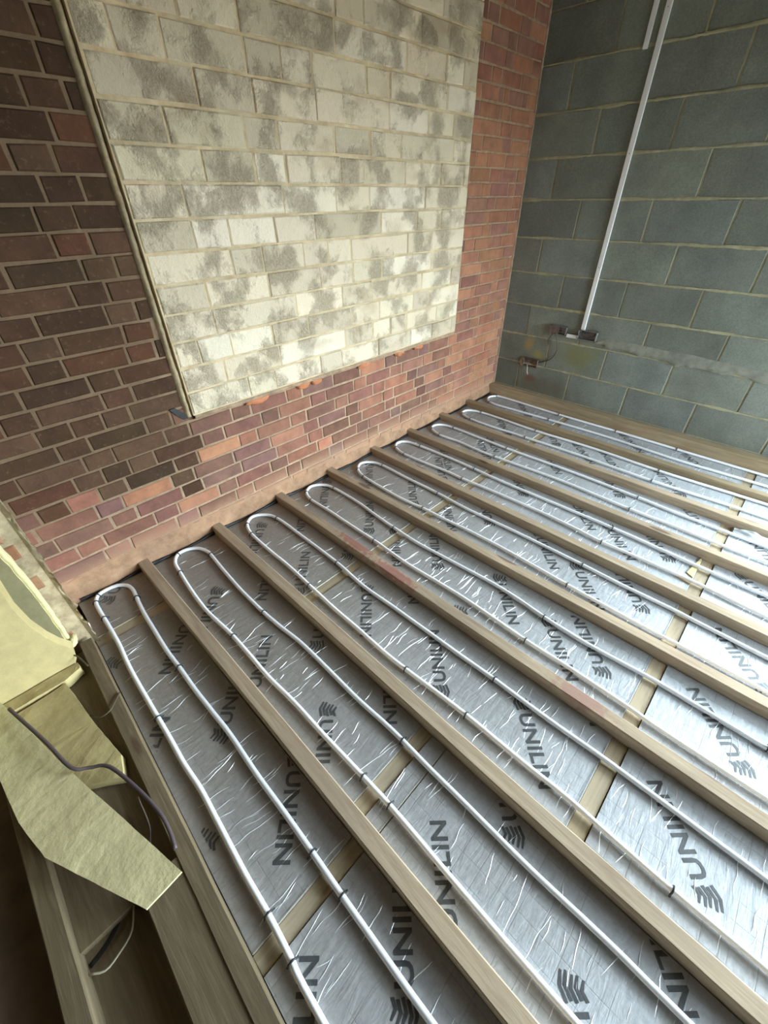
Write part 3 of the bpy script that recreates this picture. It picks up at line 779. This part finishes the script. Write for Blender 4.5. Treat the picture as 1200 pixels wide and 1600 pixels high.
CL = {   # clip positions per bay: (x, y) picked on the pipe nearest that point
0: [(-3.474,-.22),(-3.474,-.10),(-3.447,-.055),(-3.331,-.193),(-3.349,-.70),(-3.491,-.83),(-3.347,-1.53),(-3.503,-1.55),(-3.347,-1.66),(-3.508,-1.66)],
1: [(-3.119,-.187),(-3.075,-.055),(-2.952,-.177),(-3.130,-.71),(-2.970,-.70),(-2.948,-1.52),(-3.116,-1.50),(-3.110,-1.61)],
2: [(-2.716,-.188),(-2.690,-.10),(-2.541,-.165),(-2.730,-.72),(-2.541,-.70),(-2.740,-1.34),(-2.541,-1.62),(-2.727,-1.61),(-2.726,-2.28)],
3: [(-2.290,-.171),(-2.262,-.085),(-2.112,-.175),(-2.292,-.72),(-2.140,-.72),(-2.137,-1.61),(-2.300,-1.61),(-2.128,-2.40)],
4: [(-1.888,-.212),(-1.848,-.115),(-1.703,-.205),(-1.889,-.72),(-1.708,-.69),(-1.708,-1.60),(-1.887,-1.60)],
5: [(-1.483,-.208),(-1.455,-.10),(-1.314,-.215),(-1.466,-.70),(-1.312,-.69),(-1.469,-1.60),(-1.315,-1.60)],
6: [(-1.074,-.207),(-1.030,-.10),(-.902,-.215),(-1.076,-.70),(-.914,-.70),(-1.068,-1.60),(-.914,-1.60)],
7: [(-.672,-.216),(-.632,-.11),(-.503,-.209),(-.666,-.71),(-.510,-.715),(-.498,-1.60),(-.660,-1.60)],
8: [(-.255,-.14),(-.110,-.11),(-.252,-.70),(-.103,-.71),(-.097,-1.17),(-.098,-1.60)],
}
def clip_bm(p, tdir, kick):
    """springy U-shaped staple: arch over the pipe, two legs down into the foil, one leg kicked out"""
    bm = bmesh.new(); side = Vector((-tdir.y, tdir.x, 0)).normalized(); r = PR+0.0022; pts = []
    base = Vector((p.x, p.y, ZP))
    pts.append(base+side*(-r-0.0085*kick)+Vector((0, 0, -PR+0.0018)))
    pts.append(base+side*(-r-0.0015)+Vector((0, 0, -0.0035)))
    for k in range(9):
        a = PI-PI*k/8; pts.append(base+side*(math.cos(a)*r)+Vector((0, 0, math.sin(a)*r)))
    pts.append(base+side*(r+0.001)+Vector((0, 0, -0.0045)))
    pts.append(base+side*(r+0.0085*(1.2-kick))+Vector((0, 0, -PR+0.0018)))
    tube(bm, pts, 0.0026, 7)
    return bm
rc = random.Random(5)
for b in range(9):
    loop, L_, R_ = P_[b]
    l_end, r_end = L_[-1], R_[-1]
    L_ = L_+[(l_end[0]+0.003, -2.9), (l_end[0], -3.6), (l_end[0], YEND+0.12)]
    R_ = R_+[(r_end[0]-0.003, -2.9), (r_end[0], -3.6), (r_end[0], YEND+0.12)]
    path = L_[::-1]+loop+R_
    if b == 0: path = [(x, -0.22+(y+0.22)*0.80 if y > -0.22 else y) for x, y in path]
    pth = catmull([(x, y, ZP) for x, y in path], 0.016)
    for p in pth:
        p.x += 0.0012*noise.noise(Vector((p.x*4, p.y*6, b)))
        lift = 0.0015*max(0, noise.noise(Vector((p.x*2, p.y*2.4, b*5))))
        if p.y > -0.15: lift += 0.0
        p.z += lift
    bm = bmesh.new(); tube(bm, pth, PR, 12)
    lab = 'white plastic heating pipe bent in a U along the %s bay from the left' % ORD[b]
    if b == 0: lab = 'white heating pipe loop nearest the left brick pier'
    if b == 8: lab = 'white heating pipe loop beside the plate of the block wall'
    root = tag(finish('heating_pipe', bm, M['pipe'], smooth=False), lab, 'pipe', 'underfloor heating pipe loops')
    for p in root.data.polygons: p.use_smooth = True
    for (cx, cy) in CL[b]+[(path[3][0], -2.55), (path[-4][0], -2.6)]:
        best = min(range(1, len(pth)-1), key=lambda i: (pth[i].x-cx)**2+(pth[i].y-cy)**2)
        td = (pth[best+1]-pth[best-1]).normalized()
        finish('pipe_clip', clip_bm(pth[best], td, rc.choice((0.3, 0.7, 1.0))), M['clip'], root)

# ------------------------------------------------------------------ membrane strips behind the joist ends
for b in range(9):
    l, r = bay_edges(b, -0.02)
    if b == 0: l = PXE+0.03
    bm = bmesh.new(); n = 26; prev = None
    for i in range(n+1):
        t = i/n; x = l+(r-l)*t
        sag = -0.018*math.sin(PI*t)+0.006*noise.noise(Vector((x*12, 0, b)))
        y = -0.029-0.003*noise.noise(Vector((x*20, 5, 0)))
        cur = [bm.verts.new((x, y-0.0005, ZF-0.004)), bm.verts.new((x, y-0.0005+0.003*noise.noise(Vector((x*30, 1, 0))), -0.036+sag*0.6)),
               bm.verts.new((x, y+0.0012, -0.028+sag*0.6)), bm.verts.new((x, y+0.003, -0.034+sag*0.6)), bm.verts.new((x, y+0.003, -0.09))]
        if prev:
            for k in range(4): bm.faces.new((prev[k], prev[k+1], cur[k+1], cur[k]))
        prev = cur
    tag(finish('membrane_strip', bm, M['membrane'], smooth=True), 'crumpled black membrane edge at the brick wall, %s bay from the left' % ORD[b], 'membrane', 'black membrane strips at the wall')

# ------------------------------------------------------------------ conduit and boxes on the block wall
def channel(bm, y, z0, z1, w_, dp, horiz=False):
    bevel_box(bm, -dp, -0.0035, y-w_/2, y+w_/2, z0, z1, 0.003)
bm = bmesh.new(); channel(bm, -0.690, 0.605, CEIL-0.002, 0.030, 0.020)
o = tag(finish('cable_conduit', bm, M['conduit']), 'long white vertical cable conduit running down the dark block wall', 'conduit')
bm = bmesh.new()
for z in (1.02, 1.62, 2.2): bevel_box(bm, -0.0215, -0.0195, -0.6925, -0.6875, z-0.0025, z+0.0025, 0.0008)
finish('fixing_screw', bm, M['steel'], o)
bm = bmesh.new(); channel(bm, -0.622, 2.06, CEIL-0.002, 0.026, 0.018)
tag(finish('cable_conduit', bm, M['conduit']), 'shorter white conduit ending high up left of the long one', 'conduit')
bm = bmesh.new(); bevel_box(bm, -0.024, -0.0035, -0.668, -0.580, 0.541, 0.566, 0.003)
tag(finish('cable_conduit', bm, M['conduit']), 'short white horizontal conduit stub between the two steel boxes', 'conduit')
def back_box(y0, y1, z0, z1, dp, mat, label, cable):
    root = empty('socket_box', (0, (y0+y1)/2, z0)); tag(root, label, 'socket box')
    t_ = 0.003; bm = bmesh.new()
    yc = (y0+y1)/2
    def B(a, b_, c, d_, e_, f_, mat_=None): box(bm, a, b_, c-yc, d_-yc, e_-z0, f_-z0)
    B(-dp, -0.002, y0, y0+t_, z0, z1); B(-dp, -0.002, y1-t_, y1, z0, z1); B(-dp, -0.002, y0, y1, z0, z0+t_); B(-dp, -0.002, y0, y1, z1-t_, z1)
    B(-0.006, -0.002, y0, y1, z0, z1)
    B(-dp, -dp+0.002, y0, y0+0.008, (z0+z1)/2-0.008, (z0+z1)/2+0.008); B(-dp, -dp+0.002, y1-0.008, y1, (z0+z1)/2-0.008, (z0+z1)/2+0.008)
    finish('box_body', bm, mat, root)
    for cpts, r, cm in cable:
        bm = bmesh.new(); tube(bm, catmull([(x, y-yc, z-z0) for x, y, z in cpts], 0.008), r, 8)
        finish('cable_tail', bm, M[cm], root)
    return root
back_box(-0.572, -0.434, 0.550, 0.612, 0.030, M['steel'], 'left steel socket box on the block wall, grey face plate half closed', [
    ([(-0.010, -0.53, 0.575), (-0.035, -0.50, 0.56), (-0.030, -0.52, 0.50), (-0.020, -0.53, 0.43), (-0.014, -0.50, 0.36), (-0.012, -0.44, 0.32), (-0.012, -0.39, 0.30)], 0.004, 'cable_dark'),
    ([(-0.010, -0.46, 0.57), (-0.032, -0.47, 0.545), (-0.026, -0.445, 0.50), (-0.014, -0.45, 0.46)], 0.0035, 'cable_dark')])
rb = back_box(-0.806, -0.668, 0.546, 0.612, 0.034, M['steel'], 'open steel socket box at the foot of the long white conduit', [
    ([(-0.010, -0.69, 0.60), (-0.028, -0.70, 0.575), (-0.030, -0.74, 0.565), (-0.028, -0.78, 0.575), (-0.016, -0.79, 0.595)], 0.004, 'cable_dark'),
    ([(-0.010, -0.69, 0.60), (-0.024, -0.72, 0.59), (-0.020, -0.755, 0.600)], 0.004, 'cable_grey')])
bm = bmesh.new(); box(bm, -0.0335, -0.0315, -0.572+0.503+0.055, -0.434+0.503-0.004, 0.004, 0.058)
r1 = [x for x in bpy.data.objects if x.name.startswith('socket_box')][0]
finish('blank_plate', bm, M['rust'], r1)
low = back_box(-0.395, -0.262, 0.258, 0.326, 0.026, M['rust'], 'rusty brown socket box low in the corner of the block wall', [
    ([(-0.010, -0.30, 0.27), (-0.028, -0.315, 0.25), (-0.024, -0.318, 0.215), (-0.014, -0.322, 0.19)], 0.003, 'cable_white')])
for cy, cz, ry, rz, lb in ((-0.245, 0.285, 0.018, 0.036, 'white plaster dab left of the rusty low socket box'),):
    bm = bmesh.new(); bmesh.ops.create_icosphere(bm, subdivisions=3, radius=1)
    for q in bm.verts:
        dd = 1+noise.noise(q.co*2.2)*0.5
        q.co = Vector((-0.007+q.co.x*0.008*dd, cy+q.co.y*ry*dd, cz+q.co.z*rz*dd))
    tag(finish('plaster_dab', bm, M['plaster'], smooth=True), lb, 'plaster')

# ------------------------------------------------------------------ left: the opening beyond the edge timber
# planks and a beam at floor level
bm = joist_bm(-3.652, 0.112, -1.28, YEND, -0.06, -0.004, 71, 0.020)
tag(finish('floor_plank', bm, M['old_wood']), 'flat dusty plank lying along the left side of the edge timber', 'plank')
bm = joist_bm(-3.885, 0.048, -0.34, YEND, -0.22, 0.0, 77, 0.0)
tag(finish('floor_beam', bm, M['old_wood']), 'dim timber beam at the far left, parallel to the joists', 'beam')
bm = bmesh.new(); box(bm, -3.860, -3.592, -1.28, -0.34, -0.22, -0.035); box(bm, -3.860, -3.712, YEND, -1.28, -0.22, -0.06)

tag(finish('floor_packing', bm, M['old_wood']), 'brown dusty boarding under the yellow foam pieces', 'boarding')
bm = bmesh.new(); box(bm, XL+0.05, -3.912, YEND, -0.32, -0.22, -0.05)
tag(finish('floor_sheet', bm, M['void']), 'dark brown ground sheet beyond the dim beam', 'sheet')
# foam pieces
def foam_piece(name, outline, zt, zb, mat, label, bulge=0.006, seed=0):
    bm = bmesh.new(); slab(bm, outline, zb, zt)
    bmesh.ops.subdivide_edges(bm, edges=bm.edges[:], cuts=5, use_grid_fill=True)
    bmesh.ops.triangulate(bm, faces=bm.faces[:])
    bmesh.ops.subdivide_edges(bm, edges=[e_ for e_ in bm.edges if e_.calc_length() > 0.04], cuts=1)
    for q in bm.verts:
        k = noise.noise(Vector((q.co.x*9, q.co.y*9, seed)))*bulge+noise.noise(Vector((q.co.x*34, q.co.y*34, seed)))*bulge*0.35
        q.co.z += k
        q.co.x += noise.noise(Vector((q.co.y*24, q.co.z*20, seed+4)))*bulge*0.5; q.co.y += noise.noise(Vector((q.co.x*24, q.co.z*20, seed+9)))*bulge*0.5
    bmesh.ops.triangulate(bm, faces=bm.faces[:])
    return tag(finish(name, bm, mat), label, 'foam insulation', 'yellow foam insulation pieces')
foam_piece('insulation_offcut', [(-3.618, -0.462), (-3.672, -0.482), (-3.86, -0.482), (-4.3, -0.482), (-4.3, -0.428), (-3.62, -0.428)], 0.012, -0.03, M['foam'],
           'narrow flat foam piece at the foot of the standing foam sheets', 0.005, 1)
foam_piece('insulation_offcut', [(-3.676, -0.490), (-3.650, -0.72), (-3.622, -0.90), (-3.640, -0.975), (-3.715, -0.925), (-3.80, -0.86), (-3.86, -0.80), (-3.89, -0.56), (-3.86, -0.50)], 0.006, -0.03, M['foam'],
           'wide yellow foam sheet in the middle of the left foam pieces', 0.005, 2)
# second foam sheet in front of it, lower
bm = bmesh.new()
ol = [(-3.642, 0.469), (-3.652, 0.36), (-3.648, 0.266), (-3.634, 0.188), (-3.618, 0.133), (-3.597, 0.088), (-3.603, 0.055), (-3.615, 0.0), (-4.3, 0.0), (-4.3, 0.47)]
fr = [bm.verts.new((x-0.012, -0.422, zz)) for x, zz in ol]; bk = [bm.verts.new((x, -0.396, zz+0.004)) for x, zz in ol]
bm.faces.new(fr); bm.faces.new(bk[::-1])
for i in range(len(ol)): bm.faces.new((fr[i], fr[(i+1) % len(ol)], bk[(i+1) % len(ol)], bk[i]))
bmesh.ops.recalc_face_normals(bm, faces=bm.faces[:])
tag(finish('insulation_offcut', bm, M['foam']), 'bright yellow foam sheet in front of the dull one, sloping down to the right', 'foam insulation', 'yellow foam insulation pieces')
# foam sheet standing against the pier, its torn pale edge rising to the left
bm = bmesh.new(); n = 44; fr = []; bk = []
edge = []
for i in range(n+1):
    t = i/n; zt = 0.085+0.53*t; x = -3.598+0.010*math.sin(PI*t)-0.004*t+0.0035*noise.noise(Vector((zt*24, 0, 0)))
    edge.append((x, zt))
ol = edge+[(-4.35, 0.615), (-4.35, -0.03), (-3.640, -0.03), (-3.625, 0.03)]
fr = [bm.verts.new((x-0.014, -0.372, zz)) for x, zz in ol]; bk = [bm.verts.new((x, -0.318, zz)) for x, zz in ol]
bm.faces.new(fr); bm.faces.new(bk[::-1])
for i in range(len(ol)):
    f = bm.faces.new((fr[i], fr[(i+1) % len(ol)], bk[(i+1) % len(ol)], bk[i]))
    if i < n: f.material_index = 1
bmesh.ops.recalc_face_normals(bm, faces=bm.faces[:])
b2 = len(bm.verts)
tube(bm, [(x-0.006, -0.362-0.004*noise.noise(Vector((zt*30, 5, 0))), zt) for x, zt in edge], lambda t: 0.0085+0.003*noise.noise(Vector((t*16, 2, 2))), 8)
bm.verts.ensure_lookup_table()
for f in bm.faces:
    if all(v.index >= b2 or v.index == -1 for v in f.verts): f.material_index = 1
tag(finish('insulation_offcut', bm, [M['foam_dull'], M['foam_pale']]), 'dull foam sheet standing against the brick pier, its torn edge pale', 'foam insulation', 'yellow foam insulation pieces')
bm = bmesh.new(); bmesh.ops.create_icosphere(bm, subdivisions=3, radius=1)
for q in bm.verts:
    dd = 1+noise.noise(q.co*2)*0.35; q.co = Vector((-3.598+q.co.x*0.018*dd, -0.345+q.co.y*0.030*dd+q.co.x*0.01, 0.046+q.co.z*0.014*dd))
tag(finish('foam_crumb', bm, M['foam_pale'], smooth=True), 'small pale lump of foam at the foot of the brick pier', 'foam crumb')
# the long pale foam batten lying askew across the others
foam_piece('insulation_batten', [(-3.610, -1.337), (-3.703, -1.345), (-3.853, -1.045), (-3.885, -0.90), (-3.902, -0.717), (-3.92, -0.33), (-3.872, -0.34), (-3.853, -0.426), (-3.816, -0.561), (-3.767, -0.776)], 0.034, 0.026, M['foam_pale'],
           'long pale foam batten with a square-cut end, in the left foreground', 0.003, 3)
# loose cables
def cable(pts, r, mat, label):
    bm = bmesh.new(); tube(bm, catmull(pts, 0.01), r, 8); return tag(finish('loose_cable', bm, M[mat]), label, 'cable')
cable([(-3.83, -0.50, 0.05), (-3.77, -0.72, 0.06), (-3.736, -0.86, 0.05), (-3.70, -0.89, 0.035), (-3.657, -0.93, 0.035), (-3.62, -1.05, 0.035), (-3.598, -1.16, 0.03), (-3.597, -1.22, 0.02), (-3.604, -1.27, 0.012)], 0.0055, 'cable_grey', 'thick purple-grey cable arching from the foam batten to the edge timber')
cable([(-3.736, -0.165, 0.06), (-3.73, -0.36, 0.035), (-3.665, -0.36, 0.035), (-3.612, -0.42, 0.04), (-3.592, -0.50, 0.035)][1:], 0.0028, 'cable_dark', 'thin dark cable over the foam by the brick pier')
cable([(-3.655, -0.66, -0.025), (-3.63, -0.715, 0.0), (-3.598, -0.72, 0.006), (-3.575, -0.70, 0.006), (-3.548, -0.67, 0.004)], 0.0026, 'cable_dark', 'thin looped cable crossing the edge timber')
cable([(-3.628, -1.07, 0.02), (-3.636, -1.15, -0.01), (-3.652, -1.19, -0.02), (-3.66, -1.24, -0.02)], 0.0026, 'cable_dark', 'short thin cable hanging beside the thick grey one')
cable([(-3.735, -1.27, -0.045), (-3.760, -1.325, -0.045), (-3.80, -1.345, -0.045), (-3.83, -1.35, -0.045), (-3.858, -1.33, -0.045)], 0.0026, 'cable_white', 'thin pale cable curving between plank and dim beam')
bm = bmesh.new(); tube(bm, catmull([(-3.74, -1.20, -0.07), (-3.775, -1.27, -0.07), (-3.82, -1.30, -0.07), (-3.858, -1.31, -0.07)], 0.01), 0.012, 12)
tag(finish('service_pipe', bm, M['membrane']), 'dark service pipe in the shadow beside the dim beam', 'pipe')

# ------------------------------------------------------------------ small scraps on the floor
bm = bmesh.new(); bmesh.ops.create_grid(bm, x_segments=16, y_segments=12, size=1)
for q in bm.verts:
    x, y = q.co.x, q.co.y; r = math.hypot(x, y)
    q.co = Vector((-0.877+x*0.033, -2.165+y*0.085, ZF+0.004+0.034*max(0, 1-r*0.75)+0.010*noise.noise(Vector((x*2.3, y*2.3, 0)))))
tag(finish('plastic_scrap', bm, M['scrap'], smooth=True), 'crumpled white plastic scrap beside the seventh joist from the left', 'scrap')
bm = bmesh.new(); slab(bm, [(-1.465, -1.955), (-1.445, -1.965), (-1.452, -2.025), (-1.478, -2.02)], ZF+0.001, ZF+0.008)
tag(finish('wood_chip', bm, M['offcut']), 'pale wood chip beside a pipe near the far noggins', 'wood chip')
bm = bmesh.new(); slab(bm, [(-1.236, -2.012), (-1.29, -2.018), (-1.42, -2.016), (-1.40, -1.985), (-1.33, -1.996)], ZF+0.001, ZF+0.005)
tag(finish('foam_sliver', bm, M['foam_edge']), 'wedge-shaped sliver of cream foam along a board end', 'foam sliver')
